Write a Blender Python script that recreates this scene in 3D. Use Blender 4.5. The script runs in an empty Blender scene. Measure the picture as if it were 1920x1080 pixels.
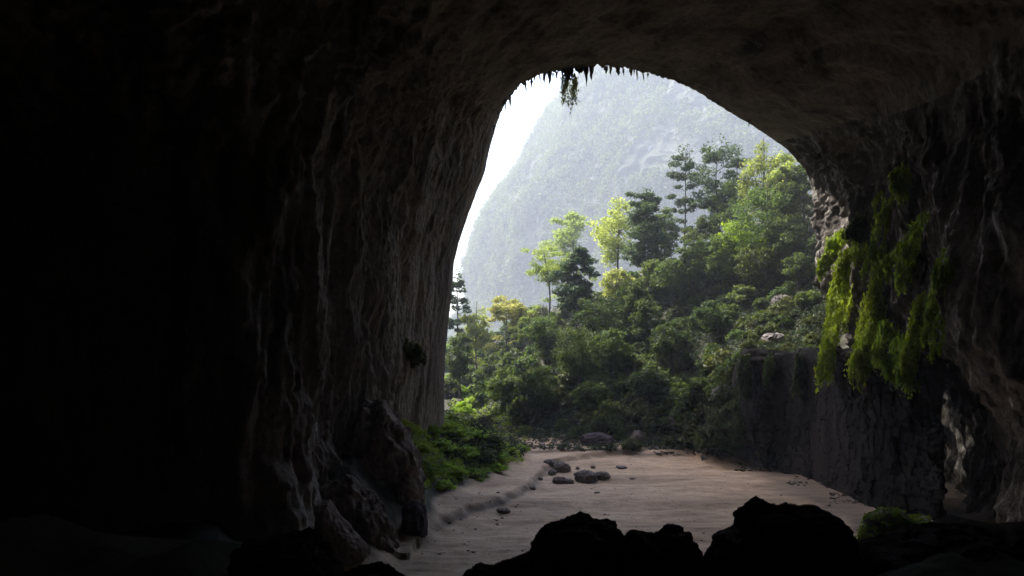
import bpy, math, random
import numpy as np
from mathutils import Vector
from mathutils.bvhtree import BVHTree

S = bpy.context.scene
C = S.collection
R = math.radians
rng = np.random.default_rng(7)
CAMZ, F, HY = 30.0, 1500.0, 640.0     # eye height, focal length in px of a 1920 frame, horizon row


def W(px, py, Y):
    """world point seen at (px,py) standing at distance Y"""
    return np.array([(px - 960.0) / F * Y, Y, CAMZ - (py - HY) / F * Y])


# ------------------------------------------------------------------ noise
_G = np.random.default_rng(11)
_perm = _G.permutation(512)
_perm = np.concatenate([_perm, _perm, _perm])
_grad = _G.normal(size=(512, 3))
_grad /= np.linalg.norm(_grad, axis=1)[:, None]


def perlin(P):
    P = np.asarray(P, float)
    i = np.floor(P).astype(int)
    f = P - i
    u = f * f * f * (f * (f * 6 - 15) + 10)
    i &= 511
    out = 0
    for dx in (0, 1):
        wx = u[:, 0] if dx else 1 - u[:, 0]
        for dy in (0, 1):
            wy = u[:, 1] if dy else 1 - u[:, 1]
            for dz in (0, 1):
                wz = u[:, 2] if dz else 1 - u[:, 2]
                h = _perm[_perm[_perm[(i[:, 0] + dx) & 511] + ((i[:, 1] + dy) & 511)] + ((i[:, 2] + dz) & 511)]
                g = _grad[h & 511]
                out = out + wx * wy * wz * (g[:, 0] * (f[:, 0] - dx) + g[:, 1] * (f[:, 1] - dy) + g[:, 2] * (f[:, 2] - dz))
    return out * 1.6


def fbm(P, scale=(1, 1, 1), octv=5, gain=0.5, ridge=False, off=0.0):
    P = np.asarray(P, float) * np.array(scale) + off
    a, s, t = 1.0, 0, 0
    for _ in range(octv):
        n = perlin(P)
        if ridge:
            n = 1 - 2 * np.abs(n)
        s = s + a * n
        t += a
        a *= gain
        P = P * 2.03 + 17.3
    return s / t


# ------------------------------------------------------------------ mesh helpers
def mesh(name, V, Fc, mat, parent=None, smooth=True, nside=None):
    me = bpy.data.meshes.new(name)
    V = np.asarray(V, np.float32)
    if isinstance(Fc, np.ndarray):
        n = Fc.shape[1]
        me.vertices.add(len(V)); me.vertices.foreach_set('co', V.ravel())
        me.loops.add(Fc.size); me.loops.foreach_set('vertex_index', Fc.astype(np.int32).ravel())
        me.polygons.add(len(Fc))
        me.polygons.foreach_set('loop_start', np.arange(0, Fc.size, n, dtype=np.int32))
        me.polygons.foreach_set('loop_total', np.full(len(Fc), n, np.int32))
        me.update(calc_edges=True)
    else:
        me.from_pydata([tuple(v) for v in V], [], Fc)
    me.polygons.foreach_set('use_smooth', np.full(len(me.polygons), smooth, bool))
    me.materials.append(mat)
    o = bpy.data.objects.new(name, me)
    C.objects.link(o)
    if parent is not None:
        o.parent = parent
    return o


def attr(o, name, vals):
    a = o.data.attributes.new(name, 'FLOAT', 'POINT')
    a.data.foreach_set('value', np.asarray(vals, np.float32))


def thing(name, label, cat, loc=(0, 0, 0), group=None):
    o = bpy.data.objects.new(name, None)
    C.objects.link(o)
    o.location = loc
    o['label'] = label
    o['category'] = cat
    if group:
        o['group'] = group
    return o


def tag(o, label, cat, group=None):
    o['label'] = label
    o['category'] = cat
    if group:
        o['group'] = group
    return o


def kind(o, k, label=None, cat=None):
    o['kind'] = k
    if label:
        o['label'] = label
    if cat:
        o['category'] = cat
    return o


def dup(root, loc, rz, sc, label, group=None):
    r = root.copy()
    C.objects.link(r)
    r.location = loc
    r.rotation_euler = (0, 0, rz)
    r.scale = sc if hasattr(sc, '__len__') else (sc, sc, sc)
    r['label'] = label
    if group:
        r['group'] = group
    for ch in list(root.children):
        c = ch.copy(); C.objects.link(c); c.parent = r
    return r


def grid_faces(nu, nv):
    a = np.arange(nu * nv).reshape(nu, nv)
    return np.stack([a[:-1, :-1], a[:-1, 1:], a[1:, 1:], a[1:, :-1]], -1).reshape(-1, 4)


def grid_normals(P):
    du = np.gradient(P, axis=0); dv = np.gradient(P, axis=1)
    n = np.cross(du, dv)
    return n / (np.linalg.norm(n, axis=-1, keepdims=True) + 1e-9)


class MB:
    def __init__(s):
        s.V = []; s.F = []; s.n = 0

    def add(s, V, Fc):
        s.V.append(np.asarray(V, float)); s.F += [tuple(int(i) + s.n for i in f) for f in Fc]; s.n += len(V)

    def tube(s, pts, rad, k=7):
        pts = np.asarray(pts, float)
        n = len(pts)
        t = np.gradient(pts, axis=0)
        t /= np.linalg.norm(t, axis=1)[:, None] + 1e-9
        ref = np.array([0.3, 0.9, 0.1])
        V = []
        for i in range(n):
            a = np.cross(t[i], ref); a /= np.linalg.norm(a) + 1e-9
            b = np.cross(t[i], a)
            for j in range(k):
                q = 2 * math.pi * j / k
                V.append(pts[i] + rad[i] * (math.cos(q) * a + math.sin(q) * b))
        Fc = []
        for i in range(n - 1):
            for j in range(k):
                Fc.append((i * k + j, i * k + (j + 1) % k, (i + 1) * k + (j + 1) % k, (i + 1) * k + j))
        Fc.append(tuple(range(k))[::-1]); Fc.append(tuple(range((n - 1) * k, n * k)))
        s.add(V, Fc)

    def build(s, name, mat, parent=None, smooth=True):
        return mesh(name, np.concatenate(s.V), s.F, mat, parent, smooth)


def foliage(cen, rad, per, size, g, up=0.35, droop=0.0, shell=0.45):
    """leaf sprays (bent rhombs) spread through ellipsoidal clumps. cen (N,3) rad (N,3)"""
    cen = np.repeat(np.asarray(cen, float), per, 0)
    rad = np.repeat(np.asarray(rad, float), per, 0)
    m = len(cen)
    d = g.normal(size=(m, 3)); d /= np.linalg.norm(d, axis=1)[:, None]
    r = shell + (1 - shell) * g.random(m) ** 0.7
    r *= 1 + 0.16 * g.normal(size=m)
    p = cen + d * rad * r[:, None]
    nrm = d * 0.55 + g.normal(size=(m, 3)) * 0.6
    nrm[:, 2] += up
    nrm /= np.linalg.norm(nrm, axis=1)[:, None]
    a = np.cross(nrm, g.normal(size=(m, 3))); a /= np.linalg.norm(a, axis=1)[:, None] + 1e-9
    a[:, 2] -= droop
    b = np.cross(nrm, a)
    s = size * (0.55 + 0.9 * g.random(m))[:, None]
    V = np.empty((m, 4, 3))
    V[:, 0] = p - a * s
    V[:, 1] = p + b * s * 0.45 + nrm * s * 0.18
    V[:, 2] = p + a * s
    V[:, 3] = p - b * s * 0.45 + nrm * s * 0.18
    return V.reshape(-1, 3), np.arange(m * 4).reshape(m, 4)


def leaf_obj(name, parts, mat, parent=None):
    Vs = [p[0] for p in parts]
    Fs = []; n = 0
    for v, f in parts:
        Fs.append(f + n); n += len(v)
    return mesh(name, np.concatenate(Vs), np.concatenate(Fs), mat, parent, smooth=False)


# ------------------------------------------------------------------ materials
def newmat(name):
    m = bpy.data.materials.new(name); m.use_nodes = True
    nt = m.node_tree; nt.nodes.clear()
    out = nt.nodes.new('ShaderNodeOutputMaterial')
    return m, nt, out


def N(nt, t, **kw):
    n = nt.nodes.new(t)
    for k, v in kw.items():
        if k in n.inputs:
            n.inputs[k].default_value = v
        else:
            setattr(n, k, v)
    return n


def ramp(nt, src, stops):
    r = nt.nodes.new('ShaderNodeValToRGB')
    e = r.color_ramp.elements
    while len(e) < len(stops):
        e.new(0.5)
    for i, (p, c) in enumerate(stops):
        e[i].position = p; e[i].color = (*c, 1) if len(c) == 3 else c
    nt.links.new(src, r.inputs[0])
    return r


def noise(nt, co, scale, vec=(1, 1, 1), detail=6, rough=0.6, dist=0.0):
    mp = N(nt, 'ShaderNodeMapping'); mp.inputs['Scale'].default_value = vec
    nt.links.new(co, mp.inputs[0])
    n = N(nt, 'ShaderNodeTexNoise', Scale=scale, Detail=detail, Roughness=rough, Distortion=dist)
    nt.links.new(mp.outputs[0], n.inputs['Vector'])
    return n


def mix(nt, fac, a, b, blend='MIX'):
    m = nt.nodes.new('ShaderNodeMix'); m.data_type = 'RGBA'; m.blend_type = blend
    for s, i in ((fac, 0), (a, 6), (b, 7)):
        if hasattr(s, 'links'):
            nt.links.new(s, m.inputs[i])
        elif isinstance(s, (tuple, list)):
            m.inputs[i].default_value = (*s, 1)
        else:
            m.inputs[i].default_value = s
    return m.outputs[2]


def rock_mat(name, dark, mid, pale, streak=(1, 1, 0.18), sc=0.12, bump=0.6, pale_amt=(0.56, 0.68), moss=None, low_pale=None, deep_fill=None, lit_pale=None):
    m, nt, out = newmat(name)
    geo = N(nt, 'ShaderNodeNewGeometry').outputs['Position']
    n1 = noise(nt, geo, sc, streak, 8, 0.62, 0.6)
    n2 = noise(nt, geo, sc * 4, (1, 1, streak[2] * 1.4), 8, 0.65, 0.3)
    n3 = noise(nt, geo, sc * 9, (1, 1, 0.8), 6, 0.7)
    r1 = ramp(nt, n1.outputs[0], [(0.34, dark), (0.52, mid), (0.72, tuple(min(1, c * 1.35) for c in mid))])
    r2 = ramp(nt, n2.outputs[0], [(pale_amt[0], (0, 0, 0)), (pale_amt[1], (1, 1, 1))])
    col = mix(nt, r2.outputs[0], r1.outputs[0], pale)
    if deep_fill:                          # inner chamber coloured pale violet as a bounce fill for the black shadows
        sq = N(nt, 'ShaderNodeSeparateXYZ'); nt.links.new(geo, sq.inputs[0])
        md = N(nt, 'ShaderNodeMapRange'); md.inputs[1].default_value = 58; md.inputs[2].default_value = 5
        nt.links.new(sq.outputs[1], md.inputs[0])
        col = mix(nt, md.outputs[0], col, deep_fill)
    if lit_pale:                          # buttress inside the mouth painted paler, as if lit from the opening
        sf = N(nt, 'ShaderNodeSeparateXYZ'); nt.links.new(geo, sf.inputs[0])
        y1 = N(nt, 'ShaderNodeMapRange'); y1.inputs[1].default_value = 136; y1.inputs[2].default_value = 122
        z1 = N(nt, 'ShaderNodeMapRange'); z1.inputs[1].default_value = 52; z1.inputs[2].default_value = 40
        nn = noise(nt, geo, 0.3, (1, 1, 0.4), 7, 0.65)
        nr = ramp(nt, nn.outputs[0], [(0.42, (0, 0, 0)), (0.56, (0.85, 0.85, 0.85))])
        nt.links.new(sf.outputs[1], y1.inputs[0]); nt.links.new(sf.outputs[2], z1.inputs[0])
        p1 = N(nt, 'ShaderNodeMath', operation='MULTIPLY'); nt.links.new(y1.outputs[0], p1.inputs[0]); nt.links.new(z1.outputs[0], p1.inputs[1])
        p2 = N(nt, 'ShaderNodeMath', operation='MULTIPLY'); nt.links.new(p1.outputs[0], p2.inputs[0]); nt.links.new(nr.outputs[0], p2.inputs[1])
        col = mix(nt, p2.outputs[0], col, lit_pale)
    if low_pale:                      # flood-scoured paler rock on the lowest metres
        sp = N(nt, 'ShaderNodeSeparateXYZ'); nt.links.new(geo, sp.inputs[0])
        mr = N(nt, 'ShaderNodeMapRange'); mr.inputs[1].default_value = 17; mr.inputs[2].default_value = 6
        ad = N(nt, 'ShaderNodeMath', operation='MULTIPLY_ADD'); ad.inputs[1].default_value = 26; ad.inputs[2].default_value = -13
        nt.links.new(n1.outputs[0], ad.inputs[0])
        a2 = N(nt, 'ShaderNodeMath', operation='ADD'); nt.links.new(ad.outputs[0], a2.inputs[0]); nt.links.new(sp.outputs[2], a2.inputs[1])
        nt.links.new(a2.outputs[0], mr.inputs[0])
        m6 = N(nt, 'ShaderNodeMath', operation='MULTIPLY'); m6.inputs[1].default_value = 0.7; nt.links.new(mr.outputs[0], m6.inputs[0])
        col = mix(nt, m6.outputs[0], col, low_pale)
    if moss:
        n4 = noise(nt, geo, 0.25, (1, 1, 0.6), 6, 0.65)
        r4 = ramp(nt, n4.outputs[0], [(0.5, (0, 0, 0)), (0.6, (1, 1, 1))])
        col = mix(nt, r4.outputs[0], col, moss)
    r3 = ramp(nt, n3.outputs[0], [(0.32, (0.45, 0.45, 0.45)), (0.55, (1, 1, 1))])
    col = mix(nt, 0.8, col, r3.outputs[0], 'MULTIPLY')
    b = N(nt, 'ShaderNodeBump', Strength=bump, Distance=0.6)
    mm = N(nt, 'ShaderNodeMath', operation='ADD')
    nt.links.new(n2.outputs[0], mm.inputs[0]); nt.links.new(n3.outputs[0], mm.inputs[1])
    nt.links.new(mm.outputs[0], b.inputs['Height'])
    bs = N(nt, 'ShaderNodeBsdfPrincipled', Roughness=0.92)
    bs.inputs['Specular IOR Level'].default_value = 0.12
    nt.links.new(col, bs.inputs['Base Color']); nt.links.new(b.outputs[0], bs.inputs['Normal'])
    nt.links.new(bs.outputs[0], out.inputs[0])
    return m


def leaf_mat(name, c1, c2, trans=0.45, var=0.25, ns=0.35):
    m, nt, out = newmat(name)
    geo = N(nt, 'ShaderNodeNewGeometry')
    oi = N(nt, 'ShaderNodeObjectInfo')
    n1 = noise(nt, geo.outputs['Position'], ns, (1, 1, 1), 5, 0.65)
    a = N(nt, 'ShaderNodeMath', operation='MULTIPLY_ADD'); a.inputs[1].default_value = 0.5 if ns > 0.1 else 0.2; a.inputs[2].default_value = -0.12 if ns > 0.1 else 0.03
    nt.links.new(geo.outputs['Random Per Island'], a.inputs[0])
    b = N(nt, 'ShaderNodeMath', operation='ADD')
    nt.links.new(a.outputs[0], b.inputs[0]); nt.links.new(n1.outputs[0], b.inputs[1])
    r = ramp(nt, b.outputs[0], [(0.3, c1), (0.85, c2)])
    hs = N(nt, 'ShaderNodeHueSaturation')
    mr = N(nt, 'ShaderNodeMapRange'); mr.inputs[3].default_value = 1 - var; mr.inputs[4].default_value = 1 + var
    nt.links.new(oi.outputs['Random'], mr.inputs[0]); nt.links.new(mr.outputs[0], hs.inputs['Value'])
    mh = N(nt, 'ShaderNodeMapRange'); mh.inputs[3].default_value = 0.485; mh.inputs[4].default_value = 0.515
    wn = N(nt, 'ShaderNodeTexWhiteNoise'); wn.noise_dimensions = '1D'
    nt.links.new(oi.outputs['Random'], wn.inputs['W']); nt.links.new(wn.outputs[0], mh.inputs[0])
    nt.links.new(mh.outputs[0], hs.inputs['Hue'])
    nt.links.new(r.outputs[0], hs.inputs['Color'])
    d = N(nt, 'ShaderNodeBsdfPrincipled', Roughness=0.6)
    d.inputs['Specular IOR Level'].default_value = 0.25
    t = N(nt, 'ShaderNodeBsdfTranslucent')
    mx = N(nt, 'ShaderNodeMixShader'); mx.inputs[0].default_value = trans
    nt.links.new(hs.outputs[0], d.inputs['Base Color'])
    tc = mix(nt, 1.0, hs.outputs[0], (1.35, 1.32, 0.8), 'MULTIPLY')
    nt.links.new(tc, t.inputs['Color'])
    nt.links.new(d.outputs[0], mx.inputs[1]); nt.links.new(t.outputs[0], mx.inputs[2])
    nt.links.new(mx.outputs[0], out.inputs[0])
    return m


def plain_mat(name, c1, c2, sc=1.5, rough=0.9, vec=(1, 1, 0.3)):
    m, nt, out = newmat(name)
    geo = N(nt, 'ShaderNodeNewGeometry').outputs['Position']
    n1 = noise(nt, geo, sc, vec)
    r = ramp(nt, n1.outputs[0], [(0.35, c1), (0.65, c2)])
    bs = N(nt, 'ShaderNodeBsdfPrincipled', Roughness=rough)
    b = N(nt, 'ShaderNodeBump', Strength=0.5, Distance=0.2)
    nt.links.new(n1.outputs[0], b.inputs['Height']); nt.links.new(b.outputs[0], bs.inputs['Normal'])
    nt.links.new(r.outputs[0], bs.inputs['Base Color']); nt.links.new(bs.outputs[0], out.inputs[0])
    return m


M_cave = rock_mat('cave_limestone', (0.10, 0.086, 0.074), (0.26, 0.228, 0.19), (0.44, 0.40, 0.33), pale_amt=(0.6, 0.74), low_pale=(0.46, 0.41, 0.34), deep_fill=(0.72, 0.38, 0.68))
M_wallR = rock_mat('weathered_limestone', (0.05, 0.043, 0.040), (0.15, 0.132, 0.118), (0.42, 0.39, 0.35), streak=(1, 1, 0.35), pale_amt=(0.53, 0.66), bump=0.8, deep_fill=(0.72, 0.38, 0.68), lit_pale=(0.56, 0.53, 0.48))
M_rock = rock_mat('boulder_limestone', (0.10, 0.085, 0.08), (0.24, 0.20, 0.19), (0.40, 0.37, 0.35), streak=(1, 1, 1), sc=0.3)
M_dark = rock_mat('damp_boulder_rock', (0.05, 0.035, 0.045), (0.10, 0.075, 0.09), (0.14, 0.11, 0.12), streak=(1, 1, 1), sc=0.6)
M_cliff = rock_mat('cliff_rock', (0.09, 0.08, 0.08), (0.20, 0.18, 0.17), (0.5, 0.47, 0.44), streak=(1, 1, 0.25), sc=0.25, pale_amt=(0.6, 0.66))
M_mtn = rock_mat('mountain_rock', (0.03, 0.04, 0.025), (0.08, 0.085, 0.06), (0.24, 0.235, 0.22), streak=(1, 1, 0.25), sc=0.02, pale_amt=(0.58, 0.66))
M_bark = plain_mat('bark', (0.035, 0.028, 0.022), (0.09, 0.075, 0.06))
M_barkpale = plain_mat('pale_bark', (0.14, 0.125, 0.10), (0.26, 0.24, 0.20))
L_dark = leaf_mat('dark_evergreen_leaves', (0.032, 0.060, 0.028), (0.078, 0.125, 0.050), 0.35)
L_mid = leaf_mat('green_leaves', (0.045, 0.075, 0.020), (0.11, 0.155, 0.040), 0.45)
L_yel = leaf_mat('yellow_green_leaves', (0.17, 0.23, 0.055), (0.31, 0.36, 0.12), 0.5)
L_gold = leaf_mat('golden_leaves', (0.18, 0.20, 0.06), (0.33, 0.34, 0.12), 0.5)
L_shrub = leaf_mat('shrub_leaves', (0.028, 0.050, 0.016), (0.088, 0.125, 0.034), 0.4, 0.35)
L_olive = leaf_mat('olive_shrub_leaves', (0.045, 0.060, 0.018), (0.10, 0.115, 0.035), 0.35, 0.3)
L_bright = leaf_mat('bright_shrub_leaves', (0.15, 0.235, 0.02), (0.30, 0.41, 0.05), 0.45, 0.2)
L_moss = leaf_mat('moss_leaves', (0.13, 0.205, 0.015), (0.31, 0.40, 0.035), 0.35, 0.2)
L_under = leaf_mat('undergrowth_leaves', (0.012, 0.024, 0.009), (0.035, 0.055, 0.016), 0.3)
L_dry = leaf_mat('dry_creeper_leaves', (0.14, 0.14, 0.07), (0.30, 0.29, 0.16), 0.5)
L_far = leaf_mat('mountain_forest_leaves', (0.008, 0.02, 0.008), (0.17, 0.22, 0.07), 0.3, 0.0, 0.022)


def ground_mat():
    m, nt, out = newmat('sand_and_soil')
    geo = N(nt, 'ShaderNodeNewGeometry').outputs['Position']
    at = N(nt, 'ShaderNodeAttribute', attribute_name='soil')
    aw = N(nt, 'ShaderNodeAttribute', attribute_name='damp_shade')
    n1 = noise(nt, geo, 0.10, (0.35, 1, 1), 8, 0.62, 0.8)
    n2 = noise(nt, geo, 0.6, (0.45, 1, 1), 8, 0.7, 0.4)
    n3 = noise(nt, geo, 2.5, (0.6, 1, 1), 6, 0.7)
    sand = ramp(nt, n1.outputs[0], [(0.30, (0.29, 0.195, 0.128)), (0.47, (0.46, 0.325, 0.222)), (0.66, (0.60, 0.44, 0.31))])
    r2 = ramp(nt, n2.outputs[0], [(0.34, (0.42, 0.39, 0.37)), (0.54, (1, 1, 1))])
    col = mix(nt, 0.55, sand.outputs[0], r2.outputs[0], 'MULTIPLY')
    r3 = ramp(nt, n3.outputs[0], [(0.34, (0.45, 0.45, 0.45)), (0.5, (1, 1, 1))])
    col = mix(nt, 0.7, col, r3.outputs[0], 'MULTIPLY')
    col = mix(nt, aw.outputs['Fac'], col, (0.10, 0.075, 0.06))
    soil = ramp(nt, n2.outputs[0], [(0.35, (0.018, 0.02, 0.010)), (0.6, (0.045, 0.042, 0.026)), (0.78, (0.12, 0.11, 0.095))])
    col = mix(nt, at.outputs['Fac'], col, soil.outputs[0])
    b = N(nt, 'ShaderNodeBump', Strength=0.5, Distance=0.35)
    mm = N(nt, 'ShaderNodeMath', operation='MULTIPLY_ADD'); mm.inputs[1].default_value = 0.4
    nt.links.new(n3.outputs[0], mm.inputs[0]); nt.links.new(n2.outputs[0], mm.inputs[2])
    nt.links.new(mm.outputs[0], b.inputs['Height'])
    bs = N(nt, 'ShaderNodeBsdfPrincipled', Roughness=0.9)
    nt.links.new(col, bs.inputs['Base Color']); nt.links.new(b.outputs[0], bs.inputs['Normal'])
    nt.links.new(bs.outputs[0], out.inputs[0])
    return m


M_ground = ground_mat()

# ------------------------------------------------------------------ terrain
PROF = [
    (-1500, [(0, 26), (20, 25), (50, 14), (90, 3), (300, 5), (600, 10), (3000, 30)]),
    (400, [(0, 26), (20, 25.2), (50, 16), (85, 8), (110, 14), (300, 5), (3000, 20)]),
    (560, [(0, 26), (20, 24.2), (50, 14), (85, 3), (105, 4), (120, 12), (140, 16), (300, 8), (3000, 20)]),
    (660, [(0, 26), (20, 23.8), (50, 11), (85, 0.5), (100, 0.8), (110, 6), (120, 12), (130, 15), (150, 15), (300, 8), (3000, 20)]),
    (750, [(0, 26), (20, 23.2), (50, 10), (85, 0), (116, 0.2), (124, 4), (134, 9.5), (146, 14.8), (170, 14.5), (230, 8), (400, 8), (3000, 20)]),
    (830, [(0, 26), (20, 23.2), (50, 10), (85, 0), (143, 0.3), (156, 4), (178, 12.6), (200, 9), (240, 4), (300, 8), (450, 20), (700, 25), (3000, 30)]),
    (900, [(0, 26), (20, 23.2), (50, 10), (85, 0), (160, 0), (170, 3), (185, 10), (195, 9.5), (215, 3), (260, 3), (330, 13), (420, 28), (600, 32), (3000, 30)]),
    (960, [(0, 26), (20, 23.2), (50, 10), (85, 0), (176, 0), (195, 4.2), (210, 2), (238, 2), (280, 14), (340, 32), (420, 38), (3000, 30)]),
    (1000, [(0, 26), (20, 23.4), (50, 10), (85, 0), (205, 0), (224, 0.4), (240, 4), (290, 25), (340, 40), (420, 42), (3000, 30)]),
    (1100, [(0, 26), (20, 23.4), (50, 10), (85, 0), (219, 0), (240, 12), (280, 32), (320, 47), (400, 52), (3000, 40)]),
    (1200, [(0, 26), (20, 23.4), (50, 10), (85, 0), (209, 0), (232, 16), (275, 42), (310, 53), (400, 64), (3000, 40)]),
    (1300, [(0, 26), (20, 23.4), (50, 10), (85, 0), (203, 0), (225, 16), (260, 40), (300, 61), (380, 70), (3000, 50)]),
    (1400, [(0, 26), (20, 23.4), (50, 10), (85, 0), (192, 0), (197, 15), (202, 24), (207, 27.5), (235, 36), (270, 57), (300, 74), (400, 85), (3000, 60)]),
    (1480, [(0, 26), (20, 23.8), (50, 10), (85, 0), (190, 0), (193, 20), (196, 26), (206, 28), (215, 31), (235, 45), (260, 62), (285, 78), (3000, 70)]),
    (1560, [(0, 26), (20, 24.2), (50, 10), (85, 0), (185, 0), (188, 18), (192, 26), (203, 29), (230, 54), (255, 74), (280, 88), (3000, 80)]),
    (1650, [(0, 26), (20, 24.8), (50, 12), (85, 0.5), (138, 0), (177, 0.5), (182, 18), (188, 25), (230, 60), (3000, 60)]),
    (1760, [(0, 26), (20, 25.4), (50, 14), (85, 2), (112, 0.4), (135, 0.6), (160, 3), (230, 60), (3000, 60)]),
    (1950, [(0, 26), (20, 25.4), (50, 16), (85, 5), (105, 2), (130, 3), (3000, 60)]),
    (3500, [(0, 26), (20, 25), (50, 16), (85, 6), (130, 10), (3000, 60)]),
]
_cp = np.array([p[0] for p in PROF], float)


def smooth1d(Y, prof):
    ys = np.array([p[0] for p in prof], float); zs = np.array([p[1] for p in prof], float)
    a = np.interp(Y, ys, zs)
    w = np.clip(Y * 0.018, 0.8, 30)
    return 0.5 * a + 0.25 * np.interp(Y - w, ys, zs) + 0.25 * np.interp(Y + w, ys, zs)


def Hraw(x, y):
    x = np.asarray(x, float); y = np.asarray(y, float)
    ye = np.maximum(y, 8.0)
    px = np.clip(x / ye * F + 960, -1400, 3400)
    k = np.clip(np.searchsorted(_cp, px) - 1, 0, len(_cp) - 2)
    t = (px - _cp[k]) / (_cp[k + 1] - _cp[k])
    t = t * t * (3 - 2 * t) * 0.5 + t * 0.5
    tab = np.stack([smooth1d(y, p[1]) for p in PROF], 0)
    idx = np.arange(len(px))
    return tab[k, idx] * (1 - t) + tab[k + 1, idx] * t


BANK = np.array([(-13.5, 118), (-12, 130), (-8, 138), (-2, 147), (3, 160), (6, 178), (10, 196), (30, 206)], float)


def bank_dist(x, y):
    """signed distance to the eroded sand bank line (positive on the high, left/far side)"""
    best = np.full(len(x), 1e9); sg = np.ones(len(x))
    for a, b in zip(BANK[:-1], BANK[1:]):
        ab = b - a
        t = np.clip(((x - a[0]) * ab[0] + (y - a[1]) * ab[1]) / ab.dot(ab), 0, 1)
        dx = x - (a[0] + t * ab[0]); dy = y - (a[1] + t * ab[1])
        d = np.hypot(dx, dy)
        s = np.sign(ab[0] * dy - ab[1] * dx)
        m = d < best
        best[m] = d[m]; sg[m] = s[m]
    return best * sg


def terrain(x, y):
    sh = x.shape
    x = x.ravel(); y = y.ravel()
    z = Hraw(x, y)
    P = np.stack([x, y, np.zeros_like(x)], -1)
    flat = np.clip(1 - z / 3.0, 0, 1) * np.clip((y - 60) / 25, 0, 1) * (y < 260)
    rough = fbm(P, (0.05,) * 3, 6) * 3.2 + fbm(P, (0.3,) * 3, 4) * 1.0
    rough *= np.clip((y - 5) / 15, 0.12, 1)
    dune = fbm(P, (0.02, 0.05, 1), 5) * 1.9 + fbm(P, (0.12, 0.35, 1), 5, 0.6) * 0.32
    bd = bank_dist(x + 1.5 * fbm(P, (0.2,) * 3, 3, off=5), y + 1.5 * fbm(P, (0.2,) * 3, 3, off=9))
    step = 1 / (1 + np.exp(-np.clip(bd, -30, 30) / 0.35)) * np.exp(-np.clip(bd, 0, 99) / 22)
    inb = (y > 110) & (y < 215)
    z2 = z + flat * (dune + 1.35 * step * inb) + (1 - flat) * rough
    damp_shade = flat * inb * np.exp(-((bd + 0.5) / 0.7) ** 2) * 0.75 * (x < 12)
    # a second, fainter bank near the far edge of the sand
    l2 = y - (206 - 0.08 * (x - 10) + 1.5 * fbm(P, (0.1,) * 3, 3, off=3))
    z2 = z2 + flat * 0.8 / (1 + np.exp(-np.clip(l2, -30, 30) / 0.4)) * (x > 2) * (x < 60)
    damp_shade = np.maximum(damp_shade, flat * np.exp(-(l2 / 0.6) ** 2) * 0.6 * (x > 2) * (x < 45))
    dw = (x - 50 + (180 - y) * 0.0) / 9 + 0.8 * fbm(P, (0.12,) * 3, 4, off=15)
    damp_shade = np.maximum(damp_shade, flat * np.clip(dw, 0, 0.85) * (y < 215) * (y > 90))  # sand darkened towards the right wall, shade put into its colour
    soil = np.clip((z - 1.2 + 1.0 * fbm(P, (0.2,) * 3, 4)) / 1.6, 0, 1)
    soil = np.where(y > 235, 1, soil)
    return z2.reshape(sh), soil.reshape(sh), damp_shade.reshape(sh)


az = np.concatenate([np.linspace(-1400, 380, 40), np.linspace(400, 2000, 640), np.linspace(2020, 3400, 30)])
yy = np.concatenate([np.array([-400.0, -150, -80, -40, -15]), np.geomspace(2, 90, 70), np.linspace(90.6, 240, 300), np.linspace(241, 430, 150), np.geomspace(435, 3000, 40)])
AZ, YY = np.meshgrid(az, yy, indexing='ij')
ye = np.maximum(YY, 60.0)       # fan opens from a strip so the sheet also runs behind the camera
XX = (AZ - 960) / F * ye
ZZ, SOIL, DAMP_SHADE = terrain(XX, YY)
TP = np.stack([XX, YY, ZZ], -1)
gf = grid_faces(len(az), len(yy))
ground = mesh('ground', TP.reshape(-1, 3), gf[:, ::-1], M_ground)
attr(ground, 'soil', SOIL.ravel()); attr(ground, 'damp_shade', DAMP_SHADE.ravel())
kind(ground, 'structure')


def bvh(V, Fc):
    return BVHTree.FromPolygons([tuple(v) for v in V], [tuple(int(i) for i in f) for f in Fc])


sub = TP[:, ::1]
B_ground = bvh(TP.reshape(-1, 3), gf)

# ------------------------------------------------------------------ the cave: a rock tunnel from behind the eye to the arch
RIM = [(826, 880, 178), (832, 785, 178), (833, 700, 177), (838, 620, 176), (848, 540, 175), (852, 480, 174), (876, 400, 172),
       (903, 330, 170), (917, 270, 168), (937, 210, 166), (968, 166, 163), (1011, 142, 160), (1060, 132, 158), (1125, 124, 156),
       (1200, 136, 156), (1290, 166, 158), (1370, 211, 163), (1438, 254, 170), (1478, 284, 182), (1518, 338, 194),
       (1538, 420, 205), (1546, 500, 212), (1550, 620, 215), (1555, 800, 215)]
RING_A = [(-22, -6), (-24, 3), (-27, 14), (-28, 26), (-28, 36), (-28, 44), (-27, 54), (-24, 63), (-20, 70), (-14, 76), (-6, 80),
          (2, 82), (10, 83), (20, 84), (30, 83), (42, 81), (53, 76), (62, 70), (67, 62), (69, 54), (69, 43), (69, 30), (79, 15), (83, -6)]
nk = len(RIM)
rimP = np.array([W(*r) for r in RIM])
ringA = np.array([(x, 122.0, z) for x, z in RING_A])
cen = np.array([22.0, 0, 32.0])


def ring_scale(base, s, Y):
    q = cen + (base - cen) * s
    q = q.copy(); q[:, 1] = Y
    return q


mid1 = rimP * 0.45 + ringA * 0.55
mid1[:, 0] += np.where(np.arange(nk) < 9, -3.2, 0)
mid1[19:24, 0] += [-1, -4, -5, 6, 9]
rings_in = [ring_scale(ringA, 0.03, -78), ring_scale(ringA, 0.6, -75), ring_scale(ringA, 0.98, -50), ring_scale(ringA, 1.08, 0),
            ring_scale(ringA, 1.10, 50), ring_scale(ringA, 1.05, 90), ringA, mid1, rimP]
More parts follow.
